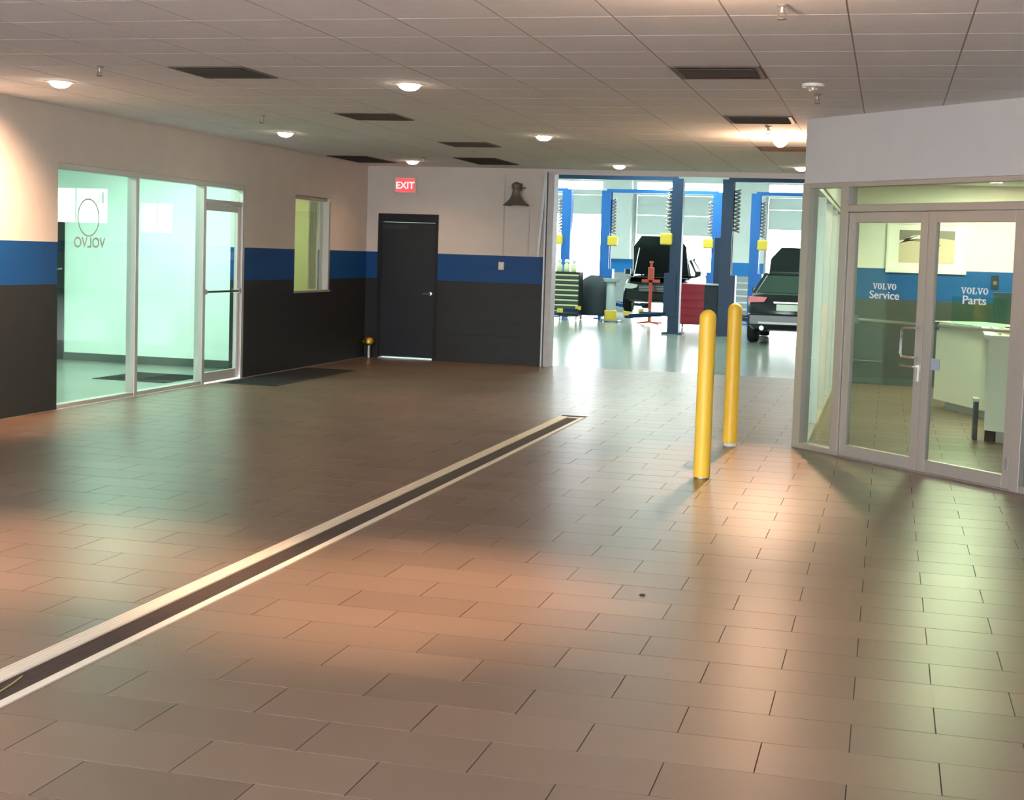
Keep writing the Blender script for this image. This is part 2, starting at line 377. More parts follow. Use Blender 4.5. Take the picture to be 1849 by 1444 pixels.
# steel guide at the workshop opening
t = sempty('trim_1', (OX0, YB, 0))
B(-0.075, 0.02, -0.05, 0.0, 0, 2.985).build('face_plate', M['jamb'], t)
B(0.0, 0.02, 0.0, 0.22, 0, 2.985).build('return_plate', M['jamb'], t)
B(-0.11, -0.085, -0.09, 0.0, 0.0, 2.985).build('guide_rail', M['steel'], t)
MB().bar((-0.12, -0.03, 2.97), (-0.21, -0.03, 1.70), 0.04, 0.02).build('shadow_strip', M['steel'], t)  # added strip standing in for the slanted shadow left of the jamb
B(0.03, 4.27, -0.03, 0.0, 2.955, ZC - .002).build('head_trim', M['wall_plain'], t)

# ------------------------------------------------------------------ office front (diagonal) and side glazing
OC = (2.04, 6.164, 0.0)
offw = sempty('wall_office_front', OC, -PI / 4)
B(-0.05, 3.55, 0.0, 0.14, 2.45, ZC + .1).build('bulkhead', M['wall_plain'], offw)
B(3.25, 3.55, 0.02, 0.14, 0, 2.45).build('pier', M['wall_plain'], offw)
win3 = sempty('window_3', OC, -PI / 4)
def fr(name, *a): return B(*a).build(name, M['alu'], win3, bevel=0.004)
fr('corner_post', -0.07, 0.03, 0.0, 0.11, 0, 2.45)
fr('mullion', 0.44, 0.535, 0.0, 0.11, 0, 2.41)
fr('mullion', 2.465, 2.555, 0.0, 0.11, 0, 2.41)
fr('head', 0.03, 3.25, 0.0, 0.11, 2.405, 2.45)
fr('transom', 0.535, 2.465, 0.0, 0.11, 2.185, 2.25)
fr('sill', 0.03, 0.44, 0.0, 0.11, 0, 0.055)
fr('sill', 2.555, 3.25, 0.0, 0.11, 0, 0.055)
fr('threshold', 0.535, 2.465, 0.0, 0.11, 0, 0.008)
def pane(p, *a, m='glass'): return B(*a).build('pane', M[m], p)
pane(win3, 0.03, 0.44, 0.05, 0.056, 0.055, 2.405); pane(win3, 0.535, 2.465, 0.05, 0.056, 2.25, 2.405); pane(win3, 2.555, 3.25, 0.05, 0.056, 0.055, 2.405)

def slab_word(parent, cx, z0, h, y):
    """the wide slab-serif word on the door glass, letter by letter"""
    lw = h * 0.98; gap = h * 0.10; tot = 5 * lw + 4 * gap; x = cx - tot / 2; s = h * 0.26
    for ch in 'VOLVO':
        mb = MB(); y0, y1 = y, y + 0.002
        if ch == 'V':
            mb.prism([(x, z0 + h), (x + s * 1.25, z0 + h), (x + lw * .58, z0), (x + lw * .42, z0)], y0, y1)
            mb.prism([(x + lw - s * .9, z0 + h), (x + lw, z0 + h), (x + lw * .58, z0), (x + lw * .46, z0)], y0 - .0002, y1)
            mb.box(x - s * .3, x + s * 1.5, y0, y1 + .0002, z0 + h * .88, z0 + h); mb.box(x + lw - s * 1.3, x + lw + s * .3, y0, y1 + .0002, z0 + h * .88, z0 + h)
        elif ch == 'L':
            mb.box(x + lw * .14, x + lw * .14 + s * 1.1, y0, y1, z0, z0 + h); mb.box(x, x + lw * .55, y0, y1 + .0002, z0 + h * .88, z0 + h)
            mb.box(x, x + lw * .95, y0, y1 + .0002, z0, z0 + h * .13); mb.box(x + lw * .80, x + lw * .95, y0, y1 + .0004, z0, z0 + h * .38)
        else:
            n = 20; ro = (lw * .5, h * .5); ri = (lw * .23, h * .37); vs = []; fs = []
            for yy in (y0, y1):
                for k in range(n):
                    a = 2 * PI * k / n
                    for r in (ro, ri): vs.append((x + lw / 2 + r[0] * math.cos(a), yy, z0 + h / 2 + r[1] * math.sin(a)))
            for k in range(n):
                j = (k + 1) % n
                fs += [(2 * k, 2 * j, 2 * j + 1, 2 * k + 1), (2 * n + 2 * k, 2 * n + 2 * k + 1, 2 * n + 2 * j + 1, 2 * n + 2 * j),
                       (2 * k, 2 * n + 2 * k, 2 * n + 2 * j, 2 * j), (2 * k + 1, 2 * j + 1, 2 * n + 2 * j + 1, 2 * n + 2 * k + 1)]
            mb.add(vs, fs)
        mb.build('letter', M['letter'], parent); x += lw + gap
def office_leaf(name, s0, s1, word, hinge_left):
    d = sempty(name, OC, -PI / 4); st = 0.085
    f = lambda n_, *a: B(*a).build(n_, M['alu'], d, bevel=0.003)
    f('stile', s0, s0 + st, 0.02, 0.065, 0.01, 2.18); f('stile', s1 - st, s1, 0.02, 0.065, 0.01, 2.18)
    f('rail', s0 + st, s1 - st, 0.02, 0.065, 0.01, 0.115); f('rail', s0 + st, s1 - st, 0.02, 0.065, 2.09, 2.18)
    B(s0 + st, s1 - st, 0.04, 0.046, 0.115, 2.09).build('pane', M['glass'], d)
    b = MB().tube([(s0 + .05, 0.115, 1.235), (s1 - .05, 0.115, 1.235)], 0.013).build('push_bar', M['alu_light'], d, True)
    for s in (s0 + .05, s1 - .05): B(s - .02, s + .02, 0.065, 0.128, 1.20, 1.27).build('bracket', M['alu'], b)
    cx = 0.5 * (s0 + s1) + (-0.015 if hinge_left else 0.02)
    slab_word(d, cx, 1.515, 0.052, 0.037)
    o = link('lettering', text_mesh(word, 0.096, M['letter'], 'lettering', offset=0.0010, extrude=0.0015), d); o.location = (cx, 0.0385, 1.434); o.rotation_euler = (PI / 2, 0, 0); o.scale.x = 1.28
    return d
d3 = office_leaf('door_3', 0.54, 1.478, 'Service', True)
d4 = office_leaf('door_4', 1.482, 2.46, 'Parts', False)
for d, sx, sg in ((d3, 1.435, -1), (d4, 1.525, 1)):
    a = sx + sg * 0.12
    MB().tube([(sx, 0.02, 1.21), (sx, -0.035, 1.21), (sx + sg * .03, -0.05, 1.21), (a, -0.05, 1.205), (a + sg * .012, -0.05, 1.18), (a + sg * .012, -0.05, 0.99), (a, -0.05, 0.965), (sx + sg * .03, -0.05, 0.96), (sx, -0.035, 0.96), (sx, 0.02, 0.96)], 0.011).build('pull_handle', M['chrome'], d, True) if d is d3 else None
B(1.42, 1.45, 0.008, 0.02, 0.76, 0.90).build('lock_plate', M['alu_light'], d3)
MB().tube([(1.435, 0.02, 0.885), (1.435, -0.03, 0.885), (1.28, -0.032, 0.885)], 0.008).build('lever', M['chrome'], d3, True)
B(1.57, 1.665, 0.030, 0.038, 0.87, 0.965).build('sticker', M['card'], d4)
B(2.405, 2.43, 0.01, 0.02, 0.16, 0.26).build('hinge_plate', M['steel'], d4)

# side glazing of the office, running away from the corner post
win4 = sempty('window_4', (2.04, 6.20, 0))
YS = 7.48
def fs_(name, *a): return B(*a).build(name, M['alu'], win4)
fs_('head', 0.0, 0.10, 0.05, YS, 2.405, 2.45); fs_('sill', 0.0, 0.10, 0.05, YS, 0, 0.055)
for k, y in enumerate((1.56, 3.12, 4.68, 6.24)): fs_('mullion', 0.0, 0.10, y, y + .055, 0.055, 2.405)
ys = [0.05, 1.56, 3.12, 4.68, 6.24, YS]
for k in range(5): B(0.045, 0.051, ys[k] + (.055 if k else 0), ys[k + 1], 0.055, 2.405).build('pane', M['glass'], win4)
struct(B(2.02, 2.16, 6.30, YB, 2.45, ZC + .1).build('wall_office_side', M['wall_plain']))
struct(B(2.04, 17.2, YB - .08, YB + .24, 0, 4.7).build('wall_office_back', M['wall_office']))
struct(B(9.0, 9.2, 2.0, YB, 0, 3.1).build('wall_office_right', M['wall_office']))
struct(B(4.7, 9.2, 3.4, 3.6, 0, 3.1).build('wall_office_near', M['wall_office']))
# office ceiling (polygon behind the diagonal)
D0 = 2.04 + 6.164 + 0.2
struct(MB().add([(x, y, z) for z in (2.9, 2.95) for x, y in ((2.16, D0 - 2.16), (4.75, D0 - 4.75), (9.1, D0 - 4.75), (9.1, YB - .08), (2.16, YB - .08))],
       [(0, 1, 2, 3, 4), (9, 8, 7, 6, 5), (0, 5, 6, 1), (1, 6, 7, 2), (2, 7, 8, 3), (3, 8, 9, 4), (4, 9, 5, 0)]).build('ceiling_office', M['ceil']))
struct(B(4.6, 9.2, 3.4, YB, -0.1, 0.0).build('floor_office', M['tile']))
struct(B(2.16, 9.0, YB - .1, YB - .08, 0, 0.09).build('baseboard_office', M['base_green']))

# ------------------------------------------------------------------ lobby storefront in the left wall
win1 = sempty('window_1', (XL, 0, 0))
def f1(name, *a): return B(*a).build(name, M['alu'], win1, bevel=0.003)
f1('head', -0.11, -0.005, SF0, SF1, 2.42, SFZ); f1('sill', -0.11, -0.005, SF0, 8.46, 0, 0.045)
f1('mullion', -0.11, 0.0, 6.92, 6.985, 0.0, 2.42); f1('mullion', -0.11, 0.0, 8.455, 8.52, 0, 2.42); f1('mullion', -0.11, 0.0, 9.485, SF1, 0, 2.42)
f1('jamb', -0.11, -0.03, SF0, SF0 + .035, 0.045, 2.42)
f1('transom', -0.11, -0.005, 8.52, 9.485, 2.215, 2.265)
pane(win1, -.058, -.052, SF0 + .03, 6.925, .045, 2.42); pane(win1, -.058, -.052, 6.98, 8.46, .045, 2.42); pane(win1, -.058, -.052, 8.52, 9.485, 2.265, 2.42)
# faint emblem and reversed word on the first pane
em = MB(); n = 40; vs = []; fs = []
for k in range(n):
    a = 2 * PI * k / n
    for r in (0.20, 0.185):
        for x in (-0.0505, -0.0495): vs.append((x, 6.08 + r * math.cos(a), 1.95 + r * math.sin(a)))
for k in range(n):
    j = (k + 1) % n
    fs += [(4 * k, 4 * j, 4 * j + 2, 4 * k + 2), (4 * k + 1, 4 * k + 3, 4 * j + 3, 4 * j + 1), (4 * k, 4 * k + 1, 4 * j + 1, 4 * j), (4 * k + 2, 4 * j + 2, 4 * j + 3, 4 * k + 3)]
em.add(vs, fs); em.bar((-.05, 6.220, 2.09), (-.05, 6.340, 2.21), .02, .001); em.bar((-.05, 6.240, 2.22), (-.05, 6.350, 2.22), .02, .001); em.bar((-.05, 6.345, 2.23), (-.05, 6.345, 2.11), .02, .001)
em.build('emblem', M['letter_grey'], win1)
o = link('lettering', text_mesh('VOLVO', 0.15, M['letter_grey'], 'lettering', offset=0.002), win1)
o.matrix_local = Matrix(((0, 0, 1, -.0495), (-1.15, 0, 0, 6.10), (0, 1, 0, 1.64), (0, 0, 0, 1)))
d1 = sempty('door_1', (XL, 0, 0))
def fd(name, *a): return B(*a).build(name, M['alu'], d1, bevel=0.003)
fd('stile', -.08, -.035, 8.525, 8.59, .01, 2.21); fd('stile', -.08, -.035, 9.415, 9.48, .01, 2.21)
fd('rail', -.08, -.035, 8.59, 9.415, .01, .13); fd('rail', -.08, -.035, 8.59, 9.415, 2.13, 2.21)
pane(d1, -.06, -.054, 8.59, 9.415, .13, 2.13)
b = MB().tube([(-.015, 8.55, 1.13), (-.015, 9.45, 1.13)], .013).build('push_bar', M['black'], d1, True)
for y in (8.56, 9.44): B(-.035, -.002, y - .02, y + .02, 1.10, 1.16).build('bracket', M['alu'], b)
# lobby behind the storefront
LY = 10.62
struct(B(-10.5, XL - .2, 2.8, LY + .1, -.12, -.002).build('floor_lobby', M['room_floor']))
struct(B(-10.5, XL - .2, 2.8, LY + .1, 3.0, 3.1).build('ceiling_lobby', M['ceil']))
LD = -8.62                                      # right jamb of the dark door in the lobby wall
mb = MB().box(LD, XL - .2, LY, LY + .12, 0, 3.0).box(-9.62, LD, LY, LY + .12, 2.2, 3.0).box(-10.5, -9.62, LY, LY + .12, 0, 3.0)
struct(mb.build('wall_lobby_back', M['wall_mint']))
struct(B(-10.6, -10.5, 2.8, LY + .1, 0, 3.1).build('wall_lobby_left', M['wall_mint']))
struct(B(-10.5, XL - .2, 2.7, 2.8, 0, 3.1).build('wall_lobby_near', M['wall_mint']))
struct(B(LD, XL - .2, LY - .02, LY, 0, .11).build('baseboard_lobby', M['base_green']))
d5 = sempty('door_5', (0, LY, 0))
B(-9.62, LD, 0.0, 0.10, 0, 2.2).build('leaf', M['door_dark'], d5)
B(-9.62, LD + .0, -0.03, 0.0, 2.15, 2.2).build('frame', M['frame_dark'], d5); B(LD - .05, LD, -0.03, 0.0, 0, 2.15).build('frame', M['frame_dark'], d5)
MB().tube([(LD - .11, 0, 1.28), (LD - .11, -.06, 1.28), (LD - .01, -.06, 1.30)], .014).build('lever', M['chrome'], d5, True)

# ------------------------------------------------------------------ small window in the left wall with an office behind
win2 = sempty('window_2', (XL, 0, 0))
def f2(name, *a): return B(*a).build(name, M['alu'], win2)
f2('head', -.15, -.06, WN0, WN1, WZ1 - .05, WZ1); f2('sill', -.15, .012, WN0, WN1, WZ0, WZ0 + .03)
f2('jamb', -.15, -.06, WN0, WN0 + .045, WZ0 + .03, WZ1 - .05); f2('jamb', -.15, -.005, WN1 - .05, WN1, WZ0 + .03, WZ1 - .05)
pane(win2, -.11, -.104, WN0 + .045, WN1 - .05, WZ0 + .03, WZ1 - .05)
for k in range(4): B(-.19, -.165, WN1 - .13 - k * .075, WN1 - .075 - k * .075, WZ0 + .04, WZ1 - .06).build('blind_slat', M['blind'], win2)
struct(B(-9.0, XL - .2, LY + .12, YB + .2, -.12, -.002).build('floor_side_office', M['room_floor']))
struct(B(-9.0, XL - .2, LY + .12, YB + .2, 2.9, 3.0).build('ceiling_side_office', M['ceil']))
struct(B(-9.1, -9.0, LY, YB + .2, 0, 3.0).build('wall_side_office_left', M['wall_yellow']))
struct(B(-9.0, XL - .2, YB + .1, YB + .2, 0, 3.0).build('wall_side_office_back', M['wall_yellow']))
struct(B(-9.0, XL - .2, LY + .12, LY + .14, 0, 2.9).build('wall_side_office_near', M['wall_yellow']))

# ------------------------------------------------------------------ dark service door
d2 = sempty('door_2', (0, YB, 0))
B(DX0, DX0 + .05, -.02, .12, 0, DZ).build('frame', M['frame_dark'], d2); B(DX1 - .05, DX1, -.02, .12, 0, DZ).build('frame', M['frame_dark'], d2)
B(DX0 + .05, DX1 - .05, -.02, .12, DZ - .13, DZ).build('frame', M['frame_dark'], d2)
B(DX0 + .054, DX1 - .054, .02, .065, .03, DZ - .135).build('leaf', M['door_dark'], d2, bevel=.003)
MB().tube([(-4.205, .02, 1.05), (-4.205, -.05, 1.05), (-4.31, -.05, 1.045)], .014).build('lever', M['chrome'], d2, True)
MB().lathe([(.03, 0), (.03, -.01), (0, -.012)], 16, (-4.205, .02, 1.05), 'Y').build('rose', M['chrome'], d2, True)
B(-5.02, -4.60, .005, .02, 2.06, 2.12).build('closer', M['black'], d2)
B(DX0 + .05, DX1 - .05, -.03, .16, -.001, .010).build('threshold', M['alu_light'], d2)

# ------------------------------------------------------------------ workshop shell
SY = 36.0; SZ = 4.7
struct(B(-11.2, 17.2, YB + .2, SY + .3, -.14, -.002).build('floor_shop', M['shop_floor']))
struct(B(-11.2, 17.2, YB, SY + .3, SZ, SZ + .1).build('ceiling_shop', M['garage']))
struct(B(-11.2, -11.0, YB, SY + .3, 0, SZ).build('wall_shop_left', M['wall_shop']))
struct(B(17.0, 17.2, YB + .24, SY + .3, 0, SZ).build('wall_shop_right', M['wall_shop']))
bays = [(-9.14, -6.14, 3.07), (-5.02, -2.02, 2.47), (-0.90, 2.10, 2.73), (3.22, 6.22, 2.6)]
mb = MB(); x = -11.0
for a, b_, z in bays: mb.box(x, a, SY, SY + .2, 0, SZ); x = b_
wins = [(10.55, 11.75, 2.03, 3.06), (13.05, 15.6, 2.30, 3.53)]       # high windows at the far right end
for a, b_, z0, z1 in wins: mb.box(x, a, SY, SY + .2, 0, SZ).box(a, b_, SY, SY + .2, 0, z0).box(a, b_, SY, SY + .2, z1, SZ); x = b_
mb.box(x, 17.0, SY, SY + .2, 0, SZ)
for a, b_, z in bays: mb.box(a, b_, SY, SY + .2, 3.72, 3.86).box(a, b_, SY, SY + .2, 4.12, SZ)
struct(mb.build('wall_shop_back', M['wall_shop']))
for k, (a, b_, z) in enumerate(bays):
    d = sempty('door_%d' % (6 + k), (0, SY, 0)); zz = z
    while zz < 3.72:
        z1 = min(zz + .62, 3.72)
        B(a + .01, b_ - .01, .04, .09, zz + .006, z1 - .006).build('panel', M['garage'], d)
        B(a + .01, b_ - .01, .025, .04, zz + .006, zz + .05).build('rib', M['garage'], d); zz += .62
    B(a - .07, a, -.03, .0, 0, 3.75).build('track', M['steel'], d); B(b_, b_ + .07, -.03, 0, 0, 3.75).build('track', M['steel'], d)
struct(B(-5.02 - .95, -5.02 - .12, SY - .28, SY, 1.70, 4.4).build('wall_pilaster', M['wall_shop']))
struct(B(-60, 60, SY + .3, SY + 60, -.2, -.03).build('floor_yard', M['pavement']))
struct(B(-11, 17, SY - 9, SY - 8.8, 4.35, SZ).box(-11, 17, 20, 20.2, 4.35, SZ).build('trim_2', M['garage']))

# ================================================================== THINGS
# ------------------------------------------------------------------ bollards
def bollard(x, y, base, label):
    t = thing('bollard', label, 'bollard', (x, y, 0), 0, 'yellow bollards'); r = 0.0665
    prof = [(r, base)] + [(r, 1.33 - r)] + [(r * math.cos(a), 1.33 - r + r * math.sin(a)) for a in [PI / 2 * k / 8 for k in range(1, 9)]]
    prof[-1] = (0, 1.33)
    MB().lathe(prof, 28).build('sleeve', M['yellow'], t, True)
    MB().lathe([(r * .9, 0), (r * .9, base + .01)], 28).build('post', M['white'] if base > .02 else M['steel'], t, True)
bollard(1.44, 4.03, 0.008, 'nearer yellow bollard with rounded top, sleeve reaching the floor')
bollard(1.435, 6.03, 0.03, 'farther yellow bollard with a white band showing at its foot')

# ------------------------------------------------------------------ trench drain
t = thing('trench_drain', 'long trench drain with cream metal rails and dark rusty grate in floor', 'drain', (0, 0, 0))
Y0 = -8.85
B(DR0, DR1, Y0, DRY, -.13, -.06).build('channel', M['trench'], t)
ra = B(DR0, -.455, Y0, DRY, -.03, .003).build('rail', M['drain_rail'], t)
for k in range(4): B(DR0 + .006 + k * .0215, DR0 + .018 + k * .0215, Y0, DRY, .003, .007).build('ridge', M['drain_rail'], ra)
B(-.312, DR1, Y0, DRY, -.03, .005).build('rail', M['drain_rail'], t)
B(-.455, -.312, DRY - .045, DRY, -.03, .004).build('end_cap', M['drain_rail'], t)
mb = MB(); y = Y0
while y < DRY - .06: mb.box(-.452, -.315, y, y + .0335, -.03, -.004); y += .036
for x in (-.452, -.40, -.372, -.33): mb.box(x, x + .015, Y0, DRY - .05, -.03, -.0032)
mb.build('grate', M['grate'], t)
tag(MB().tube([(-.385, -2.26, -.002), (-.39, -2.19, .001), (-.40, -2.13, .001), (-.425, -2.04, -.002)], .0025, 5).build('straw', M['twig']), 'thin dry straw lying on the drain grate at the left edge', 'straw')
tag(MB().lathe([(.018, 0), (.012, .006), (0, .008)], 6, (0, 0, 0)).build('debris_chip', M['trench']), 'small dark chip of debris on the open tiled floor', 'debris').location = (1.66, 0.12, 0)

# ------------------------------------------------------------------ floor mats
def floor_mat(x0, x1, y0, y1, label, z=0.0):
    t = thing('floor_mat', label, 'mat', ((x0 + x1) / 2, (y0 + y1) / 2, z), 0, 'black rubber floor mats')
    w, h = (x1 - x0) / 2, (y1 - y0) / 2
    B(-w, w, -h, h, .001, .008).build('border', M['rubber'], t); mb = MB()
    k = -w + .06
    while k < w - .06: mb.box(k, k + .02, -h + .06, h - .06, .008, .013); k += .04
    mb.build('ribbed_centre', M['rubber'], t)
floor_mat(-5.20, -4.45, 8.75, 11.35, 'long black ribbed mat on the drive outside the glass lobby door')
floor_mat(-6.75, -5.75, 8.40, 9.45, 'black ribbed mat inside the lobby behind the glass', -.002)

# ------------------------------------------------------------------ ceiling fixtures
def downlight(x, y, label, power=1.0, aim=None, cone=128, drop=0.05):
    """recessed lamp; aim = point its gimbal-mounted bulb is turned towards"""
    t = thing('downlight', label, 'light', (x, y, ZC), 0, 'recessed ceiling downlights')
    MB().lathe([(.115, 0.004), (.12, -.006), (.092, -.010), (.088, 0.0)], 24, caps=False).build('trim_ring', M['lamp_trim'], t, True)
    prof = [(.088, -.004)] + [(.088 * math.cos(a), -.004 - drop * math.sin(a)) for a in [PI / 2 * k / 6 for k in range(1, 7)]]; prof[-1] = (0, -.004 - drop)
    MB().lathe(prof, 24, caps=False).build('lens', M['lamp'], t, True)
    ld = bpy.data.lights.new('lamp', 'SPOT' if cone else 'POINT'); ld.energy = DOWN_W * power; ld.color = WARM
    if cone: ld.spot_size = math.radians(cone); ld.spot_blend = 0.9
    ld.shadow_soft_size = 0.05
    lo = bpy.data.objects.new('lamp', ld); COL.objects.link(lo); lo.parent = t; lo.location = (0, 0, -.02 - drop)
    if aim: lo.rotation_euler = (Vector(aim) - Vector((x, y, ZC))).to_track_quat('-Z', 'Y').to_euler()
    return t
for x, y, p, aim, cone, lab in [
        (-4.07, 3.65, 9.0, (-5.29, 4.0, 1.75), 95, 'lit downlight nearest the left wall, in front of the lobby glass'),
        (-0.99, 3.76, 0.35, None, 128, 'lit downlight in the middle of the ceiling, above the drain'),
        (-4.10, 8.15, .75, None, 150, 'lit downlight above the glass lobby door'),
        (-1.01, 8.22, .8, None, 120, 'lit downlight over the far end of the drain'),
        (-4.09, 12.50, .8, None, 150, 'lit downlight above the exit sign'),
        (-1.04, 12.78, 1.0, None, 128, 'small lit downlight at the middle of the workshop opening'),
        (1.56, 12.55, 1.0, None, 128, 'small lit downlight at the right end of the workshop opening'),
        (1.63, 7.92, 1.3, None, 0, 'bright downlight glowing across the ceiling beside the office corner'),
        (0.55, -0.45, 8.0, (0.50, -0.30, 0), 56, 'downlight over the near floor right of the drain, above the frame'),
        (-1.60, -0.40, 6.5, (-1.62, -0.25, 0), 56, 'downlight over the near floor left of the drain, above the frame'),
        (1.95, -0.30, 1.0, None, 0, 'bare downlight just above the top edge of the picture')]:
    t = downlight(x, y, lab, p, aim, cone, .05 if cone else .11)
    if y == 7.92:                                   # second spot added to this fitting to throw the floor pool by the bollards
        ld = bpy.data.lights.new('added_pool_spot', 'SPOT'); ld.energy = DOWN_W * 11; ld.color = WARM; ld.spot_size = math.radians(42); ld.spot_blend = 1.0; ld.shadow_soft_size = 0.04
        lo = bpy.data.objects.new('added_pool_spot', ld); COL.objects.link(lo); lo.parent = t; lo.location = (0, 0, -.14)
        lo.rotation_euler = (Vector((1.74, 4.75, 0)) - Vector((x, y, ZC - .14))).to_track_quat('-Z', 'Y').to_euler()
vl = ['brown square ceiling vent between the two nearest downlights', 'brown ceiling vent beyond the middle downlight', 'narrow dark ceiling vent third along the middle row',
      'largest brown ceiling vent on the right side, nearest', 'brown ceiling vent next to the office corner', 'ceiling vent part hidden behind the office bulkhead',
      'long dark ceiling vent close to the left wall corner', 'long dark ceiling vent above the bell lamp wall']
for (i, j, n), lab in zip(vents, vl):
    x0, x1, y0, y1 = GX + i * GP + .012, GX + (i + 1) * GP - .012, GY + j * GP + .012, GY + (j + n) * GP - .012
    t = thing('ceiling_vent', lab, 'vent', ((x0 + x1) / 2, (y0 + y1) / 2, ZC), 0, 'ceiling vents'); w, h = (x1 - x0) / 2, (y1 - y0) / 2
    mb = MB().box(-w, w, -h, -h + .04, -.008, .005).box(-w, w, h - .04, h, -.008, .005).box(-w, -w + .04, -h + .04, h - .04, -.008, .005).box(w - .04, w, -h + .04, h - .04, -.008, .005)
    m_ = M['vent'] if n == 1 else M['vent_dark']
    mb.build('frame', m_, t); B(-w + .04, w - .04, -h + .04, h - .04, .0, .005).build('backing', M['vent_dark'], t)
    y = -h + .07
    while y < h - .06:
        MB().box(-w + .04, w - .04, -.02, .02, -.002, .002, R=Matrix.Rotation(.6, 3, 'X')).build('louvre', m_, t).location = (0, y, -.004); y += .06
def sprinkler(x, y, label):
    t = thing('sprinkler_head', label, 'sprinkler', (x, y, ZC), 0, 'ceiling sprinkler heads')
    MB().lathe([(.035, 0), (.03, -.008), (.012, -.012), (.012, -.04)], 14).build('body', M['steel'], t, True)
    MB().tube([(.012, 0, -.035), (.02, 0, -.05), (.008, 0, -.07)], .003, 5).tube([(-.012, 0, -.035), (-.02, 0, -.05), (-.008, 0, -.07)], .003, 5).build('yoke', M['bell'], t)
    MB().lathe([(.024, -.070), (.024, -.074)], 12).build('deflector', M['bell'], t)
for x, y, lab in [(-3.5, 6.3, 'sprinkler head beside the vent above the lobby glass'), (1.59, 6.9, 'sprinkler head by the bright downlight near the office corner'),
                  (2.19, 4.32, 'dark sprinkler head just under the round ceiling detector'), (2.2, 0.56, 'sprinkler head at the top edge of the picture'), (-3.13, 2.75, 'sprinkler head left of the nearest brown vent'),
                  (-3.68, 11.8, 'tiny sprinkler head beside the downlight above the exit sign')]: sprinkler(x, y, lab)
t = thing('ceiling_detector', 'round white detector with a glinting lens on the right ceiling', 'detector', (2.19, 3.71, ZC))
MB().lathe([(.085, 0), (.08, -.02), (.045, -.028)], 24).build('base', M['white'], t, True); MB().lathe([(.035, -.028), (.03, -.045), (0, -.055)], 18).build('lens', M['alu_light'], t, True)

# ------------------------------------------------------------------ back-wall fittings
t = thing('exit_sign', 'small lit red exit sign in a pale box above the dark door', 'exit sign', (-4.645, YB, 2.63))
B(-.185, .185, -.05, 0, -.02, .245).build('housing', M['exit_box'], t, bevel=.006); B(-.15, .15, -.055, -.05, .01, .215).build('face', M['exit_red'], t)
o = link('lettering', text_mesh('EXIT', .15, M['exit_text'], 'lettering', offset=.003), t); o.location = (0, -.0565, .06); o.rotation_euler = (PI / 2, 0, 0)
MB().tube([(0, -.02, .245), (0, -.02, ZC - 2.63)], .008).build('conduit', M['exit_box'], t)
t = thing('bell_lamp', 'dark bell-shaped metal wall lamp with a side knob', 'lamp', (-2.80, YB - .16, 2.46))
MB().lathe([(.205, 0), (.20, .01), (.155, .045), (.10, .10), (.07, .16), (.055, .24), (.06, .25)], 28, caps=False).lathe([(.20, .002), (.15, .045), (.09, .10), (.0, .14)], 28, caps=False).build('shade', M['bell'], t, True)
MB().lathe([(.06, .25), (.075, .27), (.075, .32), (.05, .345), (.02, .36), (0, .362)], 20).build('cap', M['bell'], t, True)
MB().tube([(0, .05, .29), (0, .155, .29)], .02).build('arm', M['bell'], t, True); B(-.05, .05, .145, .158, .23, .35).build('wall_plate', M['bell'], t)
MB().tube([(.06, 0, .26), (.15, 0, .275)], .010).build('knob', M['bell'], t, True)
for x, z0, z1 in ((-3.03, 1.70, 2.95), (-2.62, 1.70, 2.42)):
    o = MB().tube([(x, YB - .011, z0), (x, YB - .011, z1)], .011).build('conduit', M['wall_plain'], None, True)
    tag(o, 'long thin pale conduit on the wall left of the bell lamp' if x < -2.8 else 'short thin pale conduit on the wall below the bell lamp', 'conduit')
t = thing('switch_plate', 'pale switch plate on the blue stripe of the back wall', 'switch', (-3.05, YB, 1.53))
B(-.045, .045, -.008, 0, -.06, .06).build('plate', M['lamp_trim'], t, bevel=.003); B(-.012, .012, -.016, -.008, -.025, .025).build('toggle', M['white'], t)
t = thing('pipe_valve', 'small brass valve on a grey stub pipe in the dark wall corner', 'valve', (-5.17, YB - .10, 0))
MB().lathe([(.028, 0), (.028, .20)], 14).build('pipe', M['steel'], t, True)
MB().lathe([(.04, .20), (.075, .225), (.085, .27), (.06, .32), (.02, .335), (0, .336)], 18).build('cap', M['brass'], t, True)
MB().tube([(0, 0, .26), (-.09, -.03, .25)], .028).build('outlet', M['brass'], t, True)

# ------------------------------------------------------------------ office contents
def troffer(x, y, z, w, h, m, label, group):
    t = thing('troffer_light', label, 'light', (x, y, z), 0, group)
    mb = MB().box(-w, w, -h, -h + .03, -.012, 0).box(-w, w, h - .03, h, -.012, 0).box(-w, -w + .03, -h + .03, h - .03, -.012, 0).box(w - .03, w, -h + .03, h - .03, -.012, 0)
    mb.build('frame', M['white'], t); B(-w + .03, w - .03, -h + .03, h - .03, -.008, -.001).build('lens', M[m], t)
troffer(3.95, 12.2, 2.9, .3, .6, 'troffer', 'bright ceiling panel light seen at the top of the office transom', 'office ceiling lights')
troffer(3.6, 9.0, 2.9, .3, .6, 'troffer', 'office ceiling panel light over the counter', 'office ceiling lights')
troffer(6.2, 9.0, 2.9, .3, .6, 'troffer', 'office ceiling panel light at the far right', 'office ceiling lights')
troffer(6.2, 12.2, 2.9, .3, .6, 'troffer', 'office ceiling panel light in the far right corner', 'office ceiling lights')
t = thing('framed_picture', 'wide white-framed landscape print on the office back wall', 'picture', (3.31, YB - .08, 2.0))
mb = MB().box(-.56, .56, -.03, 0, -.365, -.335).box(-.56, .56, -.03, 0, .335, .365).box(-.56, -.53, -.03, 0, -.335, .335).box(.53, .56, -.03, 0, -.335, .335)
mb.build('frame', M['pic_frame'], t); B(-.53, .53, -.015, 0, -.335, .335).build('mount', M['pic_mount'], t)
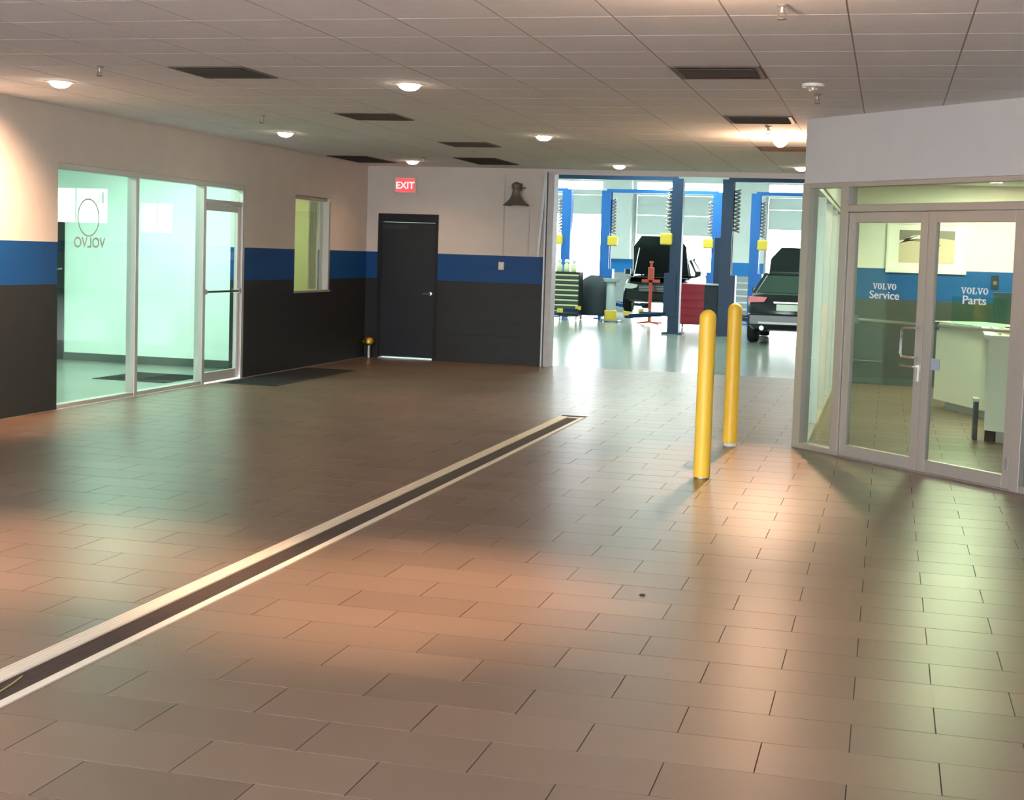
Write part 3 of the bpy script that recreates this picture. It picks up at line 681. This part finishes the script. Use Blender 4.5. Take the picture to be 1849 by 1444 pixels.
p = B(-.385, .385, -.018, -.015, -.22, .25).build('print', M['pic_a'], t)
MB().prism([(-.385, .25), (.385, .25), (.385, .12), (.2, .14), (0, .12), (-.1, .09), (-.385, .10)], -.0195, -.018).build('dark_band', M['pic_b'], p)
MB().prism([(-.385, .10), (-.1, .13), (.0, .15), (-.1, .18), (-.2, .17), (-.385, .06)], -.021, -.0195).build('pale_streak', M['pic_c'], p)
MB().prism([(.08, -.06), (.2, .05), (.12, .06), (.05, .02)], -.0195, -.018).build('mark', M['pic_b'], p)
t = thing('wall_socket', 'dark round outlet on the office blue stripe right of the picture', 'socket', (4.27, YB - .08, 1.55))
B(-.05, .05, -.015, 0, -.11, .09).build('plate', M['black'], t, bevel=.004); MB().lathe([(.03, 0), (.028, -.02), (0, -.022)], 14, (0, -.015, -.02), 'Y').build('knob', M['bell'], t, True)
# counter: two units and one continuous worktop
def rot2(a): return Matrix.Rotation(a, 3, 'Z')
ca = math.atan2(-1.07, .47)
t = thing('service_counter', 'white angled counter unit with grey kick plate farther inside the office', 'counter', (3.41, 10.85, 0), ca)
B(0, 1.30, 0.0, .55, .10, 1.02).build('panel', M['counter'], t); B(.22, 1.30, .05, .5, 0, .10).build('kick_plate', M['kick'], t)
t = thing('service_counter', 'white counter unit nearest the right office door with dark kick', 'counter', (3.80, 7.60, 0), -.55)
B(0, 1.2, 0, .6, .11, 1.02).build('panel', M['counter'], t); B(.0, .10, .02, .5, 0, .11).build('foot', M['black'], t); B(.12, 1.2, .02, .5, 0, .11).build('kick_plate', M['kick'], t)
t = thing('counter_top', 'pale continuous worktop running over the office counter units', 'worktop', (0, 0, 1.02))
poly = [(3.36, 10.9), (3.86, 9.72), (3.76, 7.60), (4.9, 6.88), (5.3, 7.4), (4.5, 8.1), (4.6, 9.8), (4.0, 11.2)]
MB().add([(x, y, z) for z in (.0, .045) for x, y in poly], [tuple(range(8)), tuple(reversed(range(8, 16)))] + [(i, i + 8, (i + 1) % 8 + 8, (i + 1) % 8) for i in range(8)]).build('slab', M['counter_top'], t)
B(3.90, 3.93, 7.75, 8.95, .045, .085).build('upstand', M['counter_top'], t)
t = thing('bin', 'narrow dark waste bin tucked beside the nearer counter unit', 'bin', (3.72, 7.72, 0))
B(-.022, .022, -.1, .1, 0, .39).build('body', M['black'], t); B(-.03, .03, -.105, .105, .39, .42).build('lid', M['kick'], t)
t = thing('glass_screen', 'pale green glass screen standing on the office counter', 'screen', (3.62, 9.30, 1.066), -.35)
B(-.12, .50, -.004, .004, .02, .34).build('pane', M['glass_green'], t); B(-.12, -.08, -.02, .02, 0, .03).build('foot', M['alu_light'], t); B(.42, .48, -.02, .02, 0, .03).build('foot', M['alu_light'], t)
t = thing('monitor', 'dark computer monitor behind the green glass screen', 'monitor', (4.22, 9.65, 1.065), .25)
B(-.26, .24, -.02, .02, .08, .40).build('display', M['screen'], t, bevel=.006); B(-.03, .03, .0, .04, .0, .12).build('stand', M['black'], t); B(-.12, .12, -.06, .1, 0, .012).build('foot', M['black'], t)
t = thing('paper_tray', 'stack of cream paper with orange cards on the counter end', 'paper', (4.02, 8.05, 1.065), .2)
B(-.06, .06, -.08, .08, 0, .025).build('sheets', M['paper'], t); B(-.05, .05, -.06, .07, .025, .05).build('cards', M['orange_card'], t)

# ------------------------------------------------------------------ lights of the rooms seen through glass
troffer(-6.6, 6.2, 3.0, .3, .6, 'troffer_mint', 'lobby ceiling panel light nearer the drive', 'lobby ceiling lights')
troffer(-6.6, 8.8, 3.0, .3, .6, 'troffer_mint', 'lobby ceiling panel light near the lobby back wall', 'lobby ceiling lights')
troffer(-8.4, 7.5, 3.0, .3, .6, 'troffer_mint', 'lobby ceiling panel light deep in the lobby', 'lobby ceiling lights')
troffer(-6.9, 12.2, 2.9, .3, .6, 'troffer_dim', 'ceiling panel light in the small yellow side office', 'side office ceiling light')

# ------------------------------------------------------------------ workshop contents
def lift(xl, xr, y, m, label, pads=True, top=3.58, left=True, right=True):
    t = thing('two_post_lift', label, 'vehicle lift', ((xl + xr) / 2, y, 0), 0, 'two-post vehicle lifts'); w = (xr - xl) / 2
    MB().bar((-w, 0, top), (w, 0, top), .16, .10).build('overhead_beam', M[m], t)
    for sg, on in ((-1, left), (1, right)):
        if not on: continue
        mb = MB().box(sg * w - .13, sg * w + .13, -.14, -.10, 0, top).box(sg * w - .13, sg * w + .13, .10, .14, 0, top)
        mb.box(*sorted((sg * w + sg * .09, sg * w + sg * .13)), -.10, .10, 0, top); p = mb.build('post', M[m], t)
        B(sg * w - .24, sg * w + .24, -.26, .26, 0, .03).build('base_plate', M[m], p)
        hp = []
        for k in range(89): hp.append((sg * w - sg * .21 + .055 * math.cos(k * PI / 4), .055 * math.sin(k * PI / 4), top - .22 - k * .011))
        MB().tube(hp, .022, 6).build('coiled_hose', M['steel'], p, True)
        cz = .95
        c = B(*sorted((sg * w - sg * .24, sg * w + sg * .05)), -.16, .16, cz - .55, cz + .45).build('carriage', M[m], t)
        for dy in (-1, 1):
            a = MB().bar((sg * (w - .2), dy * .1, cz - .5), (sg * (w - .95), dy * .95, cz - .55), .12, .09).build('swing_arm', M[m], t)
            MB().lathe([(.07, 0), (.07, .09)], 14, (sg * (w - .95), dy * .95, cz - .53)).build('pad', M['lift_yellow'], a)
        if pads: B(sg * w - sg * .22 - .14, sg * w - sg * .22 + .14, -.2, -.08, 2.05, 2.32).build('latch_cover', M['lift_yellow'], p, bevel=.03)
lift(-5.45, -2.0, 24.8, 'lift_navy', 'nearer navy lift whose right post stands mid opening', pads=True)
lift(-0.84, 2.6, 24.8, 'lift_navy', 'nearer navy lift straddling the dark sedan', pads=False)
lift(-4.95, -1.83, 31.0, 'lift_blue', 'farther bright blue lift around the car with raised hood')
lift(-0.79, 2.6, 31.0, 'lift_blue', 'farther bright blue lift behind the dark sedan')
lift(-9.5, -6.08, 31.0, 'lift_blue', 'farther bright blue lift at the left edge of the opening')

def wheel(parent, x, y, r=.33):
    s = 1 if x > 0 else -1
    o = MB().lathe([(r - .1, -.11), (r - .02, -.11), (r, -.07), (r, .07), (r - .02, .11), (r - .1, .11)], 24, axis='X').build('tyre', M['rubber'], parent, True); o.location = (x, y, r)
    q = MB().lathe([(r - .1, -.10), (r - .1, .10)], 20, axis='X', caps=False).lathe([(.05, .085 * s), (r - .1, .06 * s)], 20, axis='X', caps=False).lathe([(.0, .09 * s), (.05, .09 * s)], 12, axis='X', caps=False)
    for k in range(5):
        a = 2 * PI * k / 5; q.bar((.075 * s, .04 * math.cos(a), .04 * math.sin(a)), (.075 * s, (r - .1) * math.cos(a), (r - .1) * math.sin(a)), .05, .03)
    q.build('rim', M['alu_light'], o)
def car(label, loc, rz, paint, tall=0.0):
    t = thing('car', label, 'car', loc, rz, 'cars in the workshop')
    st = [(0.0, .74, .42, .98), (.06, .82, .34, 1.06), (.25, .88, .30, 1.10), (1.0, .91, .24, 1.05), (2.3, .915, .22, 1.00), (3.3, .91, .24, 1.00), (4.0, .88, .26, .93), (4.4, .80, .32, .82), (4.58, .66, .40, .68)]
    rings = []
    for y, hw, zb, zt in st:
        zt += tall
        half = [(hw * .86, zb), (hw * .97, zb + .10), (hw, zb + (zt - zb) * .45), (hw * .98, zb + (zt - zb) * .75), (hw * .90, zt - .03), (hw * .70, zt)]
        rings.append([(x, y, z) for x, z in half] + [(-x, y, z) for x, z in reversed(half)])
    MB().loft(rings).build('body', M[paint], t, True)
    zb, zr = 1.02 + tall, 1.47 + tall
    b0 = [(-.80, .42), (.80, .42), (.80, 3.35), (-.80, 3.35)]; r0 = [(-.58, 1.12), (.58, 1.12), (.58, 2.55), (-.58, 2.55)]
    MB().add([(x, y, zb) for x, y in b0] + [(x, y, zr) for x, y in r0], [(0, 1, 5, 4), (1, 2, 6, 5), (2, 3, 7, 6), (3, 0, 4, 7), (4, 5, 6, 7)]).build('windows', M['car_glass'], t)
    rr = [(-.60, 1.08), (.60, 1.08), (.60, 2.60), (-.60, 2.60)]
    MB().add([(x, y, zr - .01) for x, y in rr] + [(x * .85, y + (1.85 - y) * .12, zr + .05) for x, y in rr], [(0, 1, 5, 4), (1, 2, 6, 5), (2, 3, 7, 6), (3, 0, 4, 7), (4, 5, 6, 7), (3, 2, 1, 0)]).build('roof', M[paint], t, bevel=.02)
    for (bx, by), (rx, ry) in zip(b0, r0): MB().bar((bx, by, zb - .03), (rx, ry, zr), .075, .07).build('pillar', M[paint], t)
    for sx in (-1, 1): MB().bar((sx * .81, 1.85, zb - .03), (sx * .60, 1.85, zr), .06, .05).build('pillar', M[paint], t)
    B(-.84, .84, -.07, .12, .40, .66).build('rear_bumper', M[paint], t, bevel=.04); B(-.62, .62, -.075, -.05, .45, .49).build('bumper_trim', M['steel'], t)
    for sx in (-1, 1):
        MB().prism([(sx * .86, .88 + tall), (sx * .84, 1.01 + tall), (sx * .46, 1.0 + tall), (sx * .52, .90 + tall)], -.03, .16).build('tail_lamp', M['tail_red'], t)
        MB().prism([(sx * .78, .66 + tall), (sx * .74, .80 + tall), (sx * .42, .76 + tall), (sx * .46, .64 + tall)], 4.35, 4.58).build('headlamp', M['headlamp'], t)
        MB().lathe([(.045, -.06), (.045, .12)], 12, (sx * .55, .0, .36), 'Y').build('exhaust', M['chrome'], t)
        wheel(t, sx * .80, .95); wheel(t, sx * .80, 3.70)
        B(*sorted((sx * .90, sx * 1.06)), 3.0, 3.1, zb, zb + .14).build('mirror', M[paint], t, bevel=.02)
    B(-.26, .26, -.035, -.01, .73, .86).build('licence_plate', M['plate'], t); B(-.32, .32, -.03, .0, .885, .91).build('boot_trim', M['chrome'], t)
    B(-.72, .72, 4.42, 4.62, .36, .56).build('front_bumper', M[paint], t, bevel=.04)
    g = B(-.38, .38, 4.55, 4.61, .58, .74).build('grille', M['black'], t)
    for k in range(4): B(-.37, .37, 4.61, 4.62, .60 + k * .04, .615 + k * .04).build('grille_bar', M['chrome'], g)
    B(-.76, .76, 3.30, 4.40, .955 + tall, .962 + tall).build('engine_bay', M['black'], t)
    R = Matrix.Translation((0, 3.32, 1.02 + tall)) @ Matrix.Rotation(math.radians(64), 4, 'X')
    vs = [R @ Vector(p) for p in ((-.76, 0, 0), (.76, 0, 0), (.72, .85, .02), (.50, 1.16, .01), (-.50, 1.16, .01), (-.72, .85, .02))]
    vs += [R @ Vector(p) for p in ((-.76, 0, .04), (.76, 0, .04), (.72, .85, .07), (.50, 1.16, .05), (-.50, 1.16, .05), (-.72, .85, .07))]
    MB().add(vs, [(0, 1, 2, 3, 4, 5), (11, 10, 9, 8, 7, 6)] + [(i, i + 6, (i + 1) % 6 + 6, (i + 1) % 6) for i in range(6)]).build('raised_hood', M[paint], t)
    MB().tube([(.6, 4.2, .96 + tall), (.55, 3.75, 1.75 + tall)], .012).build('hood_prop', M['steel'], t)
    return t
car('dark grey sedan seen from behind, hood up, at the right of the opening', (0.83, 22.0, 0), 0.0, 'car_grey', .0)
car('dark car facing out with its hood raised before the middle garage door', (-3.28, 33.9, .26), PI, 'car_black', .0)

t = thing('tool_chest', 'black tool chest with rows of pale yellow drawer edges', 'tool chest', (-5.68, 29.5, 0))
B(-.40, .40, -.25, .25, .10, 1.30).build('case', M['black'], t)
for k in range(8):
    d = B(-.385, .385, -.27, -.25, .17 + k * .135, .285 + k * .135).build('drawer', M['base_green'], t)
    B(-.385, .385, -.29, -.27, .245 + k * .135, .285 + k * .135).build('handle', M['pale_yellow'], d)
for x in (-.33, -.11, .11, .33): MB().lathe([(.05, -.02), (.05, .02)], 12, (x, -.18, .05), 'X').build('castor', M['alu_light'], t)
for k in range(3):
    o = thing('bottle', ['leftmost', 'middle', 'rightmost'][k] + ' of the three cream bottles on the black tool chest', 'bottle', (-5.88 + k * .2, 29.42, 1.30), 0, 'bottles on the tool chest')
    MB().lathe([(.075, 0), (.08, .02), (.08, .17), (.05, .21), (.03, .23)], 14).build('body', M['pale_yellow'], o, True); MB().lathe([(.035, .23), (.06, .25), (.06, .31), (.03, .33)], 12).build('cap', M['white'], o, True)
t = thing('covered_cart', 'dark bulky covered cart right of the black tool chest', 'cart', (-5.05, 30.2, 0))
rings = []
for z, w, d in ((.12, .40, .40), (.3, .44, .42), (.9, .40, .36), (1.12, .30, .28), (1.22, .12, .14)):
    rings.append([(w * math.copysign(abs(math.cos(a)) ** .7, math.cos(a)), d * math.copysign(abs(math.sin(a)) ** .7, math.sin(a)), z) for a in [2 * PI * k / 20 for k in range(20)]])
MB().loft(rings).build('cover', M['cover'], t, True)
for x in (-.3, .3): MB().lathe([(.06, -.03), (.06, .03)], 12, (x, -.3, .06), 'X').build('castor', M['alu_light'], t)
t = thing('waste_drum', 'pale grey drum on a yellow base between the blue lift posts', 'drum', (-4.38, 29.2, 0))
MB().lathe([(.13, .30), (.13, 1.05), (.12, 1.07)], 20).build('body', M['drum'], t, True); MB().lathe([(.22, 1.07), (.24, 1.16), (.22, 1.16), (.1, 1.08)], 20).build('funnel', M['drum'], t, True)
MB().lathe([(.16, .06), (.17, .30), (.14, .31)], 16).build('base', M['lift_yellow'], t, True); B(-.25, .25, -.2, .2, .03, .06).build('trolley', M['steel'], t)
for x in (-.2, .2): MB().lathe([(.03, -.02), (.03, .02)], 10, (x, -.15, .03), 'X').build('castor', M['black'], t)
t = thing('transmission_jack', 'red upright jack with a crossbar in front of the raised-hood car', 'jack', (-3.27, 28.9, 0))
B(-.04, .04, -.04, .04, .05, 1.15).build('column', M['red_orange'], t); B(-.075, .075, -.06, .06, 1.15, 1.50).build('cylinder', M['red_orange'], t, bevel=.02)
MB().lathe([(.03, 1.50), (.03, 1.60), (.05, 1.61), (.05, 1.66)], 12).build('saddle', M['red_orange'], t); B(-.24, .24, -.04, .04, 1.10, 1.18).build('crossbar', M['red_orange'], t)
for a in (0, 1, 2, 3): MB().bar((0, 0, .06), (.38 * math.cos(a * PI / 2 + .78), .38 * math.sin(a * PI / 2 + .78), .03), .06, .04).build('leg', M['red_orange'], t)
t = thing('tool_cabinet', 'dark red tool cabinet behind the nearer bollard', 'tool cabinet', (-2.02, 28.2, 0))
B(-.32, .32, -.25, .25, .08, 1.12).build('case', M['red'], t, bevel=.015)
for k in range(5):
    d = B(-.29, .29, -.265, -.25, .14 + k * .19, .31 + k * .19).build('drawer', M['red'], t); B(-.2, .2, -.28, -.265, .28 + k * .19, .30 + k * .19).build('handle', M['red'], d)
for x in (-.25, .25): MB().lathe([(.04, -.02), (.04, .02)], 12, (x, -.15, .04), 'X').build('castor', M['black'], t)
t = thing('workshop_locker', 'dark blue-black locker beside the nearer right lift post', 'locker', (-1.02, 25.35, 0))
B(-.33, .30, -.25, .25, .05, 1.15).build('case', M['cover'], t, bevel=.01)
for k in (0, 1): B(-.30 + k * .3, -.02 + k * .3, -.262, -.25, .10, 1.10).build('door', M['cover'], t)
B(-.33, .30, -.27, .25, 1.15, 1.18).build('top', M['steel'], t); B(-.30, .27, -.2, .2, 0, .05).build('plinth', M['black'], t)
t = thing('tall_locker', 'tall narrow blue-black locker rising left of the right lift post', 'locker', (-1.12, 26.2, 0))
B(-.15, .15, -.2, .2, .05, 2.28).build('case', M['lift_navy'], t, bevel=.01); B(-.13, .13, -.215, -.2, .10, 2.24).build('door', M['lift_navy'], t); B(.08, .10, -.23, -.215, 1.1, 1.25).build('handle', M['steel'], t); B(-.13, .13, -.18, .18, 0, .05).build('plinth', M['black'], t)
t = thing('parts_shelf', 'white wire shelving between the locker and the dark sedan', 'shelving', (-1.05, 32.6, 0))
for x in (-.5, .5):
    for y in (-.2, .2): B(x - .02, x + .02, y - .02, y + .02, 0, 1.15).build('upright', M['white'], t)
for k in range(6): B(-.5, .5, -.22, .22, .15 + k * .19, .18 + k * .19).build('shelf', M['white'], t)
for k, (a, b_, z0, z1) in enumerate(wins):
    w = sempty('window_%d' % (5 + k), (0, SY, 0)); B((a + b_) / 2 - .02, (a + b_) / 2 + .02, .05, .1, z0, z1).build('mullion', M['alu'], w); B(a, b_, .05, .1, z0, z0 + .04).build('sill', M['alu'], w); B(a, b_, .07, .076, z0 + .04, z1).build('pane', M['glass'], w)
for i, (x, y) in enumerate([(-7.5, 18), (-2.5, 18), (3.5, 18), (-7.5, 24), (-2.5, 24), (3.5, 24), (-7.5, 29.5), (-2.5, 29.5), (3.5, 29.5)]):
    troffer(x, y, SZ, .6, 1.0, 'troffer_shop', ['left', 'middle', 'right'][i % 3] + ' ceiling light in the ' + ['front', 'centre', 'rear'][i // 3] + ' row of the workshop', 'workshop ceiling lights')
